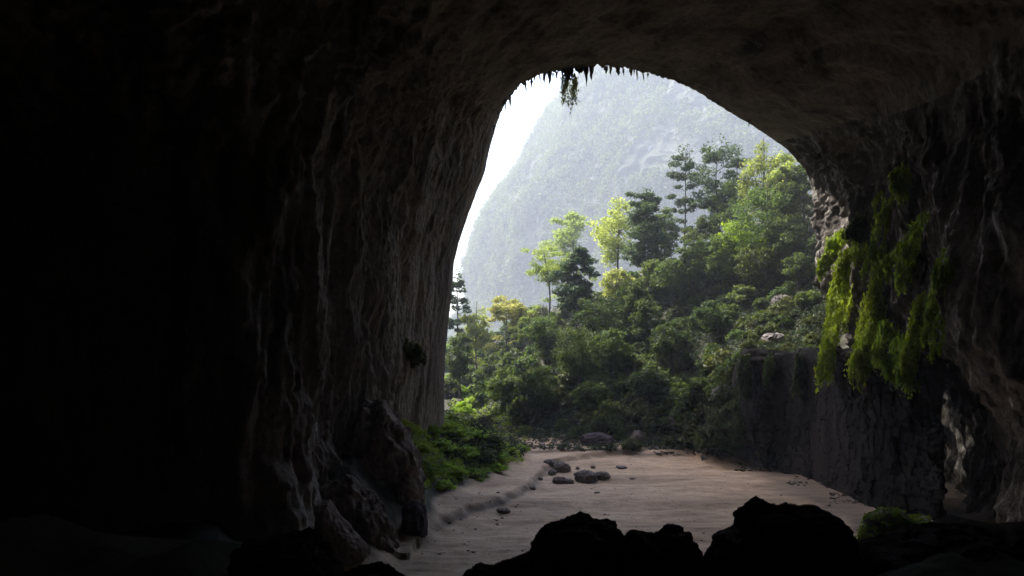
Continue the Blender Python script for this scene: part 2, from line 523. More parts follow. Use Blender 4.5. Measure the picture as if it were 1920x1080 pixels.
# the passage widens behind a lip of rock on both sides
kk = np.arange(nk)
for k in range(nk):
    if k <= 8:
        f_ = 1.0 if k < 6 else (9 - k) / 3.5
        rings_in[5][k] = rings_in[5][k] * (1 - f_) + np.array([-33.5, 97, ringA[k][2]]) * f_
        rings_in[4][k] = rings_in[4][k] * (1 - f_) + np.array([-66, 80, ringA[k][2]]) * f_
        rings_in[3][k, 0] -= 12 * f_
    if k >= 18:
        f_ = 1.0 if k > 19 else (k - 17) / 3.0
        rings_in[5][k] = rings_in[5][k] * (1 - f_) + np.array([ringA[k][0] + 1, 104, ringA[k][2]]) * f_
        rings_in[4][k] = rings_in[4][k] * (1 - f_) + np.array([108, 84, ringA[k][2]]) * f_
        rings_in[3][k, 0] += 14 * f_
# outer cliff at the arch; unseen left and top extended to shade the ground
o1, o2, o3, o4 = [], [], [], []
for k in range(nk):
    x, y, z = rimP[k]
    if k <= 8:
        u = k / 8.0
        o1.append((x - 1.2, y + 4, z + 1.0 * u)); o2.append((x - 7, y + 35, z * 1.1 + 45 * u))
        o3.append((x - 27, y + 115, z * 1.15 + 135 * u)); o4.append((x - 260, y + 60, z + 120 * u))
    elif k <= 17:
        u = (k - 9) / 8.0
        o1.append((x, y + 3, z + 2.5)); o2.append((x - 4 + 10 * u, y + 20 - 8 * u, z + 24))
        o3.append((x - 12 + 60 * u, y + 58 - 28 * u, z + 80)); o4.append((x - 120 + 240 * u, y + 20, z + 150))
    else:
        u = (k - 17) / 6.0
        o1.append((x + 2.5, y + 4 * (1 - u), z + 2)); o2.append((x + 14, y + 16, z + 22 * (1 - u)))
        o3.append((x + 70, y + 60, z + 80 * (1 - u))); o4.append((x + 260, y + 60, z + 120 * (1 - u)))
rings = np.array(rings_in + [np.array(o) for o in (o1, o2, o3, o4)])


def catmull(Pc, n, axis=0):
    Pc = np.moveaxis(Pc, axis, 0)
    m = len(Pc)
    t = np.linspace(0, m - 1, n) if np.isscalar(n) else np.asarray(n)
    i = np.clip(t.astype(int), 0, m - 2); f = (t - i).reshape(-1, *([1] * (Pc.ndim - 1)))
    p0, p1, p2, p3 = Pc[np.maximum(i - 1, 0)], Pc[i], Pc[i + 1], Pc[np.minimum(i + 2, m - 1)]
    r = 0.5 * ((2 * p1) + (-p0 + p2) * f + (2 * p0 - 5 * p1 + 4 * p2 - p3) * f ** 2 + (-p0 + 3 * p1 - 3 * p2 + p3) * f ** 3)
    return np.moveaxis(r, 0, axis)


tk = np.linspace(0, nk - 1, 860)
ts = np.concatenate([np.linspace(0, 3, 30), np.linspace(3.02, 6, 240), np.linspace(6.01, 8, 330), np.linspace(8.03, 9, 16), np.linspace(9.1, 12, 40)])
SH = catmull(rings, ts, 0)                           # (s, k, 3)
for q_ in range(len(ts)):
    if ts[q_] > 8:
        i_ = min(int(ts[q_]), len(rings) - 2); SH[q_] = rings[i_] + (rings[i_ + 1] - rings[i_]) * (ts[q_] - i_)
SH = catmull(SH, tk, 1)
nrm = -grid_normals(SH)
inner = SH[60, 300] + nrm[60, 300]
if np.linalg.norm(inner[[0, 2]] - cen[[0, 2]]) > np.linalg.norm(SH[60, 300][[0, 2]] - cen[[0, 2]]):
    nrm = -nrm
P = SH.reshape(-1, 3)
TS = np.repeat(ts, len(tk)); TK = np.tile(tk, len(ts))
isroof = np.clip((np.minimum(TK - 8.5, 18.5 - TK)) / 1.5, 0, 1)
# walls: tall flutes and curtains; roof: long bands slanting with the vault
big = fbm(P, (0.03, 0.03, 0.012), 4, ridge=True, off=2.0) * 7.0 - 1.5
warp = P + np.stack([fbm(P, (0.05, 0.05, 0.02), 3, off=31), fbm(P, (0.05, 0.05, 0.02), 3, off=37), 0 * TK], -1) * 3.5
flute = fbm(warp, (0.16, 0.16, 0.022), 6, 0.6) * 3.6 + fbm(warp, (0.4, 0.4, 0.05), 5, 0.6, off=51) * 1.5
fine = fbm(P, (0.6, 0.6, 0.30), 5, 0.65) * 0.7 + fbm(warp, (0.12, 0.12, 0.10), 5, 0.6, off=41) * 1.3
Q = P.copy(); Q[:, 0] += 0.55 * Q[:, 1]
roofn = fbm(Q, (0.03, 0.012, 0.03), 5, 0.55, off=7) * 7.0 + fbm(Q, (0.12, 0.04, 0.12), 4, off=4) * 1.4 + fbm(P, (0.5, 0.5, 0.5), 4, 0.6) * 0.4
wall = big + flute + fine
crag = np.clip(TK - 17.3, 0, 1) * np.clip(TS - 6.6, 0, 1)
wall = wall + crag * (fbm(P, (0.35, 0.35, 0.16), 5, 0.6, ridge=True, off=21) * 1.6 - 2.6 + fbm(P, (0.12, 0.12, 0.5), 4, ridge=True, off=25) * 0.8)
base_flare = np.clip((16 - P[:, 2]) / 16, 0, 1) ** 1.5
wall += base_flare * (fbm(P, (0.12, 0.12, 0.1), 5, ridge=True, off=6) * 3 - 0.5 + 3.0 * np.clip(7.1 - TS, 0, 1))
disp = wall * (1 - isroof) + roofn * isroof
disp = np.where(TS > 8, -np.abs(disp), disp)
ramp_rim = np.clip(np.abs(TS - 8) / np.where(TK > 17.5, 0.35, 1.3), 0, 1)
amp = 0.10 + 0.90 * ramp_rim
amp = np.where(TS > 8, 0.10 + 0.9 * np.clip((TS - 8.2) / 2.5, 0, 1), amp)
P2 = P + nrm.reshape(-1, 3) * (disp * amp)[:, None]
# ragged drip edge along the top of the arch
edge = np.exp(-((TS - 8) / 0.12) ** 2) * np.clip((TK - 8.5) / 1, 0, 1) * np.clip((17 - TK) / 4, 0, 1)
rag = np.clip(fbm(np.stack([TK * 7, TK * 0, TK * 0], -1), (1, 1, 1), 4, 0.7), -0.5, 1)
P2[:, 2] -= edge * (rag * 1.3 - 0.1)
SH2 = P2.reshape(SH.shape)
_sb = SH2[::2, ::2]
B_shell = bvh(_sb.reshape(-1, 3), grid_faces(_sb.shape[0], _sb.shape[1]))


def shell_part(name, k0, k1, mat):
    sl = SH2[:, k0:k1]
    o = mesh(name, sl.reshape(-1, 3), grid_faces(sl.shape[0], sl.shape[1]), mat)
    return kind(o, 'structure')


ka = int(np.searchsorted(tk, 8.2)); kb = int(np.searchsorted(tk, 17.4))
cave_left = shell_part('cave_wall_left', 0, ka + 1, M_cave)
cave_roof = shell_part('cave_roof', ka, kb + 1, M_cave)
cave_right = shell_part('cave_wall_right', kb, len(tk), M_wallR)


B_ledge = None


def hit(px, py, which='both'):
    o = Vector((0, 0, CAMZ)); d = Vector(W(px, py, 1.0)) - o
    d = d.normalized()
    best = None
    for b, nm in ((B_ground, 'ground'), (B_shell, 'shell'), (B_ledge, 'ledge')):
        if b is None or (which != 'both' and which != nm):
            continue
        oo = o + d * 30
        h = b.ray_cast(oo, d, 3000)
        if h[0] is not None and (best is None or h[3] < best[1]):
            best = (h[0], h[3], h[1])
    return best


def gz(x, y):
    h = B_ground.ray_cast(Vector((x, y, 500)), Vector((0, 0, -1)))
    return h[0].z if h[0] is not None else 0.0


# stalactites along the drip edge (children of the roof)
def stalactite(px, py0, py1, wpx, Y, g):
    a = W(px, py0, Y); b = W(px + g.uniform(-2, 2), py1, Y)
    w = wpx / F * Y * 0.5 * g.uniform(0.6, 1.35)
    b = b + (a - b) * (g.uniform(-0.35, 0.45) if py1 - py0 < 35 else 0)
    n = 7
    t = np.linspace(0, 1, n)
    pts = a + (b - a) * t[:, None]
    pts[1:-1, 0] += g.normal(size=n - 2) * w * 0.12
    rad = w * (1 - t ** 1.3) * (1 + 0.18 * g.normal(size=n)) + 0.03
    m = MB(); m.tube(pts, rad, 8)
    return m.build('stalactite', M_cave, cave_roof)


sg = np.random.default_rng(3)
for px, a, b, w in [(997, 150, 178, 5), (956, 180, 208, 5), (948, 192, 214, 4), (1030, 135, 156, 7), (1044, 135, 153, 5), (1055, 130, 158, 7), (1064, 125, 168, 13),
                    (1072, 125, 150, 10), (1085, 125, 146, 12), (1099, 120, 162, 13), (1109, 122, 145, 9), (1020, 138, 153, 5), (1145, 125, 149, 6), (1169, 130, 146, 4),
                    (1183, 130, 154, 6), (1194, 132, 150, 4), (1136, 125, 139, 7), (1158, 125, 140, 8), (1215, 138, 149, 4), (1012, 140, 157, 4), (985, 150, 170, 5),
                    (926, 235, 250, 4), (1037, 138, 149, 5), (1205, 134, 148, 4), (1405, 225, 243, 4), (1092, 122, 143, 8)]:
    stalactite(px, a, b, w, 157.5 + (3 if px < 1000 else 0), sg)

rimpx = [p[0] for p in RIM[8:15]]; rimpy = [p[1] for p in RIM[8:15]]
for _ in range(14):
    px = float(np.clip(sg.choice([1040, 1060, 1010, 1110, 1170, 940, 960, 985, 1140]) + sg.normal() * 16, 925, 1225))
    y0 = float(np.interp(px, rimpx, rimpy))
    stalactite(px, y0 - 12, y0 + 2 + 11 * sg.random() ** 3, 2.5 + 5 * sg.random(), 159 + (3 if px < 1000 else 0), sg)

# ------------------------------------------------------------------ far karst mountain
def mountain():
    zs = np.array([-20, 0, 111, 171, 265, 340, 417, 558, 600, 630, 640.0])
    Rr = np.array([737, 708, 638, 642, 620, 574, 521, 440, 360, 200, 10.0])
    cx, cy = 550.0, 1760.0
    th = np.linspace(R(150), R(395), 700)[::-1]
    zz = np.concatenate([np.linspace(-20, 570, 340), np.linspace(574, 639, 24)])
    TH, Z = np.meshgrid(th, zz, indexing='ij')
    rad = np.interp(Z, zs, Rr)
    X = cx + rad * np.cos(TH); Yv = cy + rad * np.sin(TH)
    P = np.stack([X, Yv, Z], -1).reshape(-1, 3)
    d = fbm(P, (0.004, 0.004, 0.0025), 6, ridge=True) * 40 + fbm(P, (0.02, 0.02, 0.014), 5, 0.6, ridge=True) * 16
    out = np.stack([np.cos(TH), np.sin(TH), 0 * TH], -1).reshape(-1, 3)
    P = P + out * (d - 26)[:, None]
    P[:, 2] += fbm(P, (0.01,) * 3, 3, off=8) * 8
    o = mesh('mountain', P, grid_faces(len(th), len(zz))[:, ::-1], M_mtn)
    kind(o, 'structure')
    return P.reshape(len(th), len(zz), 3), th, zz


MP, mth, mzz = mountain()


def mountain_forest():
    g = np.random.default_rng(21)
    n = 26000
    i = g.integers(0, MP.shape[0] - 1, n); j = g.integers(0, MP.shape[1] - 1, n)
    c = MP[i, j] + g.normal(size=(n, 3)) * 1.2
    px = c[:, 0] / c[:, 1] * F + 960; py = HY - (c[:, 2] - CAMZ) / c[:, 1] * F
    keep = (px > 820) & (px < 1520) & (py > 90) & (py < 640)
    bare = fbm(c, (0.014, 0.014, 0.005), 4, off=3)
    keep &= (bare < np.where((px > 1180) & (py < 330), 0.12, 0.30))
    c = c[keep]
    r = (4.0 + 12.0 * g.random(len(c)) ** 2)
    c[:, 2] += r * 0.4
    rad = np.stack([r, r, r * 0.85], -1)
    V, Fc = foliage(c, rad, 34, 2.4, g, up=0.5, shell=0.7)
    o = leaf_obj('mountain_forest', [(V, Fc)], L_far)
    kind(o, 'stuff', 'hazy forest covering the steep far mountain', 'forest')


mountain_forest()

# ------------------------------------------------------------------ trees
TREES = []


def tree(name, label, px, py_base, py_top, Y, mat, style, width, g, bark=None, bend=0.0, trunk_r=None, group=None, leaf=0.55, dens=1.0):
    """a tree whose foot stands on the hill at distance Y in column px; width and height in metres from the picture"""
    x = (px - 960) / F * Y
    z0 = gz(x, Y) - 0.6
    ztop = CAMZ - (py_top - HY) / F * Y
    h = max(4.0, ztop - z0)
    root = thing(name, label, 'tree', (x, Y, z0), group)
    w = width / F * Y / 2
    tr = trunk_r or max(0.14, h * 0.011)
    n = 12
    t = np.linspace(0, 1, n)
    tp = np.stack([bend * np.sin(t * 3.0) * (1 - 0.4 * t) + 0.12 * np.cumsum(g.normal(size=n)), 0.12 * np.cumsum(g.normal(size=n)), t * h * 0.97], -1)
    tp[0, :2] = 0
    mb = MB(); mb.tube(tp, tr * (1.15 - t) + 0.04, 8)

    def at(f):
        return np.array([np.interp(f, t, tp[:, q]) for q in range(3)])
    cs, rs = [], []
    if style == 'tier':          # flat layered pads, sparse at the bottom
        f0 = 0.30
        nt_ = max(7, int(h / 2.3))
        for q in range(nt_):
            f = f0 + (1 - f0) * (q + 0.3 * g.random()) / nt_
            wf = w * (0.35 + 0.65 * math.sin(math.pi * min(1, (f - f0) / (1 - f0) * 0.80 + 0.18)) ** 0.8) * g.uniform(0.7, 1.12)
            for _ in range(int(g.integers(3, 6))):
                a = g.uniform(0, 2 * math.pi); L = wf * g.uniform(0.45, 1)
                st = at(f); en = st + np.array([math.cos(a) * L, math.sin(a) * L, L * g.uniform(0.02, 0.30)])
                mb.tube([st, st * 0.5 + en * 0.5 + [0, 0, 0.05 * L], en], [tr * 0.35, tr * 0.22, 0.04], 5)
                for u in (0.55, 0.85, 1.0):
                    if g.random() < 0.85:
                        cs.append(st + (en - st) * u + [g.normal() * 0.3, g.normal() * 0.3, 0.2]); pr = max(0.7, wf * g.uniform(0.20, 0.36))
                        rs.append((pr, pr, pr * 0.55))
        cs.append(at(0.99) + [0, 0, 0.2]); rs.append((w * 0.35, w * 0.35, w * 0.3))
    elif style == 'umbrella':    # bare lower trunk, rounded head and a few lower tiers
        for q in range(26):
            a = g.uniform(0, 2 * math.pi); f = g.choice([0.62, 0.72, 0.82, 0.9, 0.96]) + g.normal() * 0.015
            L = w * g.uniform(0.3, 1.0) * (0.9 if f < 0.9 else 0.7)
            st = at(f - 0.05); en = st + np.array([math.cos(a) * L, math.sin(a) * L, L * g.uniform(0.15, 0.5)])
            mb.tube([st, (st + en) / 2, en], [tr * 0.4, tr * 0.25, 0.04], 5)
            pr = max(0.8, w * g.uniform(0.26, 0.42)); cs.append(en); rs.append((pr, pr, pr * 0.5))
        cs.append(at(1.0)); rs.append((w * 0.55, w * 0.55, w * 0.42))
        for q in range(10):
            a = g.uniform(0, 2 * math.pi); f = g.uniform(0.3, 0.58); L = w * g.uniform(0.4, 1.0)
            st = at(f); en = st + np.array([math.cos(a) * L, math.sin(a) * L, L * 0.2])
            mb.tube([st, en], [tr * 0.3, 0.04], 5)
            cs.append(en); rs.append((w * 0.3, w * 0.3, w * 0.14))
    elif style == 'open':        # airy broadleaf: forked, light canopy, trunk visible
        tips = []
        for q in range(9):
            a = g.uniform(0, 2 * math.pi); f = g.uniform(0.50, 0.85); L = w * g.uniform(0.45, 1)
            st = at(f); en = st + np.array([math.cos(a) * L, math.sin(a) * L, L * g.uniform(0.3, 1.0)])
            md = (st + en) / 2 + [g.normal() * 0.4, g.normal() * 0.4, -0.1 * L]
            mb.tube([st, md, en], [tr * 0.5, tr * 0.3, 0.05], 5)
            tips += [md, en]
            for _ in range(3):
                tips.append(en + g.normal(size=3) * w * 0.25)
        for p_ in tips:
            pr = w * g.uniform(0.20, 0.34); cs.append(p_); rs.append((pr, pr, pr * 0.55))
        for q in range(10):
            a = g.uniform(0, 2 * math.pi); r_ = w * math.sqrt(g.random())
            cs.append(at(1.0) + [math.cos(a) * r_, math.sin(a) * r_, -0.30 * r_ + g.normal() * 0.4]); pr = w * 0.28; rs.append((pr, pr, pr * 0.45))
        for q in range(7):
            a = g.uniform(0, 2 * math.pi); L = w * g.uniform(0.6, 1.2)
            cs.append(at(g.uniform(0.15, 0.5)) + [math.cos(a) * L, math.sin(a) * L, 0]); pr = w * 0.26; rs.append((pr, pr, pr * 0.4))
    else:                        # 'broad': full rounded crown of many clumps
        ch = h * 0.74
        nc = 54
        for q in range(nc):
            d = g.normal(size=3); d /= np.linalg.norm(d)
            k_ = 0.35 + 0.62 * g.random() ** 0.6
            c_ = at(0.62) + d * np.array([w, w, ch / 2]) * k_ * 0.95
            pr = w * g.uniform(0.20, 0.36)
            cs.append(c_); rs.append((pr, pr, pr * 0.72))
            if q % 3 == 0:
                st = at(g.uniform(0.35, 0.7)); mb.tube([st, (st + c_) / 2 + [0, 0, -0.2], c_], [tr * 0.4, tr * 0.2, 0.04], 5)
    cs = np.array(cs); rs = np.array(rs)
    vol = (rs.prod(1)) ** (2 / 3)
    per = int(np.clip(dens * vol.mean() * 22 / leaf ** 2 * 0.5, 12, 90))
    leaf_obj('crown', [foliage(cs, rs, per, leaf, g, up=0.5)], mat, root)
    mb.build('trunk', bark or M_bark, root)
    return root


G = lambda s: np.random.default_rng(s)
for k, (px, pb, pt, Y, wd, mt, lab) in enumerate([
    (1300, 540, 436, 262, 70, 'mid', 'bushy green tree beneath the slender round-headed tree'),
    (1352, 545, 430, 256, 78, 'shrub', 'dark bushy tree beneath the highest dark tree'),
    (1470, 540, 395, 240, 84, 'shrub', 'dark bushy tree against the craggy rock at the right end of the arch'),
    (1472, 440, 300, 246, 56, 'mid', 'green tree pressed against the rock under the arch end'),
    (1418, 560, 450, 245, 80, 'mid', 'green tree on the upper slope below the bright spreading tree'),
    (1335, 450, 345, 292, 50, 'shrub', 'dark foliage tree between the two tallest trees'),
    (1228, 560, 470, 272, 60, 'mid', 'small green tree at the right foot of the darkest layered tree'),
    (1190, 600, 520, 258, 66, 'mid', 'low green tree below the orange-tinted tree'),
    (1150, 690, 612, 240, 74, 'mid', 'rounded tree just right of the dark round-crowned tree in the middle of the slope'),
    (1262, 680, 600, 236, 78, 'shrub', 'rounded dark tree in the middle of the slope below the low spreading tree'),
    (1330, 650, 560, 236, 80, 'shrub', 'rounded tree on the slope above the rock ledge'),
    (1010, 770, 680, 246, 84, 'shrub', 'rounded dark tree low on the left part of the slope'),
    (1110, 790, 715, 232, 70, 'mid', 'small rounded tree low on the slope above the dark boulder'),
    (1215, 770, 690, 226, 72, 'shrub', 'rounded dark bushy tree low in the centre of the slope'),
    (1310, 780, 705, 214, 70, 'mid', 'rounded bushy tree low on the slope left of the ledge'),
    (1510, 440, 300, 246, 74, 'mid', 'green tree high beside the craggy right wall under the slanting roof lip'),
    (1532, 520, 430, 232, 52, 'shrub', 'dark tree squeezed between the slope and the craggy right wall'),
    (1500, 575, 470, 232, 62, 'shrub', 'dark bushy tree growing where the craggy right wall meets the slope'),
    (1512, 640, 545, 221, 54, 'mid', 'small green tree at the foot of the craggy wall left of the brightest moss'),
    (1490, 490, 392, 240, 50, 'mid', 'green tree half way up against the craggy right wall'),
    (940, 760, 690, 262, 66, 'mid', 'rounded tree at the left foot of the hill above the bank'),
    (985, 660, 585, 300, 60, 'mid', 'small green tree between the golden tree and the crooked pale tree')]):
    TREES.append((px, pb, pt, Y, wd, mt, lab, k))
tree('conifer_tree', 'tall dark layered tree, the darkest and densest, in front of a yellow-green tree', 1207, 540, 357, 285, L_dark, 'tier', 104, G(1), leaf=0.5, dens=1.5)
tree('layered_tree', 'tall slender tree with a small rounded head and flat tiers on the ridge', 1285, 480, 276, 292, L_dark, 'umbrella', 66, G(2), leaf=0.5, dens=1.3, trunk_r=0.33)
tree('layered_tree', 'highest tall dark tree with a wide ragged top on the ridge', 1345, 480, 265, 286, L_dark, 'umbrella', 96, G(3), leaf=0.55, dens=1.2, trunk_r=0.36)
tree('layered_tree', 'small grey-green thin-topped tree between the highest dark tree and the arch edge', 1384, 470, 290, 296, L_dark, 'umbrella', 52, G(14), leaf=0.5)
tree('broadleaf_tree', 'pale yellow-green tree with a crooked bare trunk standing alone before the misty mountain', 1017, 590, 456, 300, L_yel, 'open', 78, G(4), M_bark, bend=3.6, leaf=0.42, dens=0.9, trunk_r=0.42)
tree('conifer_tree', 'mid-sized dark tree with spreading layers just right of the crooked pale tree', 1082, 575, 460, 285, L_dark, 'tier', 84, G(5), leaf=0.5)
tree('broadleaf_tree', 'bright yellow-green broad tree behind the darkest layered tree', 1158, 520, 362, 315, L_yel, 'broad', 105, G(6), leaf=0.6, dens=0.8)
tree('broadleaf_tree', 'golden yellow thin tree low in the valley beside the cave wall', 950, 700, 566, 320, L_gold, 'open', 76, G(7), leaf=0.5, dens=0.8)
tree('broadleaf_tree', 'pale yellow-green tree between the golden tree and the cave wall', 896, 690, 560, 330, L_yel, 'broad', 66, G(8), leaf=0.6, dens=0.6)
tree('layered_tree', 'dark thin tree half hidden by the left cave wall', 858, 640, 512, 330, L_dark, 'umbrella', 52, G(9), leaf=0.6)
tree('broadleaf_tree', 'bright sunlit green tree under the right end of the arch', 1432, 470, 252, 262, L_yel, 'broad', 100, G(10), leaf=0.5, dens=0.9)
tree('broadleaf_tree', 'yellow-green tree tucked right under the slanting roof lip at the right', 1478, 460, 268, 252, L_yel, 'broad', 84, G(25), leaf=0.5)
tree('broadleaf_tree', 'full mid-green tree below the sunlit tree by the arch', 1438, 500, 330, 250, L_mid, 'broad', 125, G(11), leaf=0.5)
tree('broadleaf_tree', 'light green tree between the two tallest trees and the full mid-green tree', 1372, 500, 330, 278, L_mid, 'broad', 80, G(12), leaf=0.5)
tree('broadleaf_tree', 'pale tan-green tree filling the gap right of the darkest layered tree', 1245, 520, 385, 305, L_mid, 'broad', 58, G(13), leaf=0.5)
tree('broadleaf_tree', 'orange-tinted small tree at the foot of the darkest layered tree', 1158, 570, 502, 290, L_gold, 'broad', 66, G(15), leaf=0.45)
tree('broadleaf_tree', 'low spreading green tree in front of the slender round-headed tree', 1262, 560, 478, 265, L_mid, 'broad', 92, G(16), leaf=0.45)
tree('broadleaf_tree', 'bright green spreading tree below the highest dark tree', 1392, 500, 405, 258, L_bright, 'broad', 90, G(17), leaf=0.45)
tree('broadleaf_tree', 'grey-green tree at the foot of the slender round-headed tree', 1312, 500, 400, 272, L_mid, 'broad', 74, G(18), leaf=0.5)
tree('broadleaf_tree', 'pale misty green tree far behind the crooked tree', 1075, 540, 398, 420, L_yel, 'open', 80, G(19), leaf=0.7, dens=0.7)
tree('broadleaf_tree', 'round dark-crowned tree with a paler top in the middle of the slope', 1086, 700, 600, 246, L_shrub, 'broad', 104, G(20), leaf=0.42, dens=1.2)
tree('broadleaf_tree', 'dark bushy tree left of the round-crowned tree', 1022, 680, 575, 275, L_shrub, 'broad', 80, G(21), leaf=0.45)
tree('broadleaf_tree', 'small domed tree with a light rim right of the round-crowned tree', 1212, 620, 552, 250, L_mid, 'broad', 60, G(22), leaf=0.4)
tree('broadleaf_tree', 'small dark bushy tree under the mid-sized layered tree', 1120, 610, 545, 262, L_shrub, 'broad', 80, G(23), leaf=0.42)
tree('broadleaf_tree', 'misty green tree low at the left cave wall', 862, 700, 618, 300, L_mid, 'broad', 66, G(24), leaf=0.5)

for px, pb, pt, Y, wd, mt, lab, k in TREES:
    tree('broadleaf_tree', lab, px, pb, pt, Y, {'mid': L_mid, 'shrub': L_shrub}[mt], 'broad', wd, G(200 + k), leaf=0.45)

# ------------------------------------------------------------------ shrubs
def shrub_proto(label, mat, seed, flat=0.75, leaf=0.24, nc=20, per=85):
    g = G(seed)
    root = thing('shrub', label, 'shrub', (0, 0, 0))
    cs, rs = [], []
    mb = MB()
    for q in range(nc):
        a = g.uniform(0, 2 * math.pi); e = g.uniform(0.15, 1.45)
        c = np.array([math.cos(a) * math.cos(e), math.sin(a) * math.cos(e), math.sin(e) * 1.15]) * g.uniform(1.0, 1.65)
        pr = g.uniform(0.5, 0.85); cs.append(c); rs.append((pr, pr, pr * 0.7))
        mb.tube([(0, 0, -0.3), c * 0.5 + [0, 0, -0.1], c], [0.07, 0.045, 0.02], 4)
    leaf_obj('foliage', [foliage(cs, rs, per, leaf, g, up=0.4)], mat, root)
    mb.build('stems', M_bark, root)
    return root


PROTO = {}
for key, mat, sd in (('a', L_shrub, 31), ('b', L_olive, 32), ('c', L_mid, 33), ('d', L_shrub, 34), ('e', L_bright, 35), ('f', L_olive, 36)):
    PROTO[key] = (mat, sd)
made = {}


def shrub(key, px, py, size, label, group, g, Ypt=None, which='ground'):
    h = hit(px, py, which)
    if h is None:
        return None
    p = h[0]
    s = size / F * p.y / 3.4        # size: width in px of the photograph; a prototype is about 3.4 m wide
    if key not in made:
        made[key] = shrub_proto(label, *PROTO[key])
        r = made[key]
        r['label'] = label; r['group'] = group
        r.location = (p.x, p.y, p.z - 0.25 * s); r.scale = (s, s, s * g.uniform(0.8, 1.1)); r.rotation_euler = (0, 0, g.uniform(0, 6.28))
        return r
    return dup(made[key], (p.x, p.y, p.z - 0.25 * s), g.uniform(0, 6.28), (s, s * g.uniform(0.85, 1.15), s * g.uniform(0.8, 1.15)), label, group)


sgn = G(50)
ZONES = [  # polygon-ish boxes in the photograph, how many, sizes, kinds, label, group
    ((900, 600, 1060, 740), 34, (26, 52), 'abcd', 'green shrub on the hazy valley side left of the round-crowned tree', 'shrubs on the hazy valley side'),
    ((1040, 560, 1300, 700), 44, (26, 52), 'acdab', 'leafy shrub on the middle of the slope below the layered trees', 'shrubs in the middle of the slope'),
    ((900, 700, 1160, 820), 34, (24, 44), 'adbac', 'dark shrub low on the shaded slope above the far sand edge', 'shrubs low on the shaded slope'),
    ((1160, 690, 1400, 840), 46, (22, 44), 'abdfb', 'olive shrub on the shaded slope left of the rock ledge', 'shrubs left of the rock ledge'),
    ((1260, 470, 1500, 640), 44, (26, 50), 'abcfa', 'shrub on the upper slope beneath the tallest trees', 'shrubs on the upper slope'),
    ((1180, 480, 1300, 560), 14, (28, 50), 'ceab', 'bright shrub at the feet of the layered trees', 'bright shrubs under the layered trees'),
    ((1400, 560, 1530, 655), 16, (20, 40), 'bfca', 'low shrub just above the flat rock ledge', 'shrubs above the rock ledge'),
    ((1385, 655, 1530, 668), 12, (14, 30), 'bfa', 'small shrub growing along the rim of the flat rock ledge', 'small shrubs on the ledge rim'),
    ((1400, 815, 1500, 862), 12, (24, 34), 'adb', 'dark bush at the foot of the rock ledge face', 'bushes at the foot of the ledge'),
    ((1330, 665, 1405, 850), 30, (26, 44), 'adbf', 'dark shrub growing at the left edge of the rock ledge', 'shrubs at the left edge of the ledge'),
    ((838, 640, 900, 745), 14, (24, 44), 'cbae', 'misty shrub in the valley close to the left cave wall', 'misty shrubs by the cave wall'),
]
for (x0, y0, x1, y1), n, (s0, s1), keys, lab, grp in ZONES:
    pts = []
    tries = 0
    while len(pts) < n and tries < 2000:
        tries += 1
        p = (sgn.uniform(x0, x1), sgn.uniform(y0, y1))
        if all((p[0] - q[0]) ** 2 + (p[1] - q[1]) ** 2 > (8 if y1 - y0 < 20 else 18) ** 2 for q in pts):
            pts.append(p)
    for k, p in enumerate(pts):
        r = shrub(keys[int(sgn.integers(0, len(keys)))], p[0], p[1], sgn.uniform(s0, s1) * (1.0 if s1 < 35 else 1.0 + 0.75 * sgn.random() ** 2), lab, grp, sgn)

# bank beside the left wall
for k, (px, py, sz, key) in enumerate([(765, 800, 60, 'e'), (800, 797, 52, 'e'), (840, 800, 56, 'e'), (880, 808, 60, 'e'), (915, 822, 56, 'a'), (780, 838, 66, 'e'), (825, 832, 62, 'e'),
                                       (868, 842, 66, 'e'), (905, 852, 60, 'c'), (800, 875, 62, 'e'), (845, 880, 60, 'e'), (890, 885, 60, 'e'), (925, 872, 46, 'e'), (830, 905, 44, 'e'),
                                       (950, 838, 40, 'e'), (975, 835, 34, 'e'), (748, 790, 44, 'e'), (855, 812, 50, 'e'), (935, 850, 42, 'e')]):
    o_ = shrub(key, px, py + 8, sz, 'bright green bush on the low bank at the foot of the left cave wall', 'bushes on the left bank', sgn)
    o_.scale[2] *= 0.55
shrub('e', 868, 772, 40, 'sunlit green bush on pale ground just outside the left cave wall', 'sunlit bushes outside the left wall', sgn)
shrub('e', 885, 762, 34, 'sunlit green bush on pale ground just outside the left cave wall', 'sunlit bushes outside the left wall', sgn)


def undergrowth(name, label, boxes, mat, per, leaf, seed):
    g = G(seed)
    cs, rs = [], []
    for (x0, y0, x1, y1), n, (r0, r1) in boxes:
        for _ in range(n):
            h = hit(g.uniform(x0, x1), g.uniform(y0, y1), 'ground')
            if h is None or h[0].y > 520 or (h[0].z < 2.0 and h[0].y < 225):
                continue
            r = g.uniform(r0, r1)
            cs.append((h[0].x, h[0].y, h[0].z + r * 0.3)); rs.append((r, r, r * 0.6))
    o = leaf_obj(name, [foliage(cs, rs, per, leaf, g, up=0.6)], mat)
    return kind(o, 'stuff', label, 'undergrowth')


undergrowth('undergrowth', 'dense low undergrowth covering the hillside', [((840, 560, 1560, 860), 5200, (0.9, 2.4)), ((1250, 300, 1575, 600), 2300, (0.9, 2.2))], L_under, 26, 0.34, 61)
undergrowth('grass', 'tufts of bright grass and creepers on the left bank', [((735, 775, 990, 915), 1500, (0.4, 1.2)), ((840, 740, 960, 800), 250, (0.6, 1.2))], L_bright, 26, 0.22, 62)
undergrowth('leaf_litter_scrub', 'pale dry scrub scattered between the shrubs', [((900, 600, 1540, 850), 600, (0.5, 1.4))], L_olive, 26, 0.28, 63)

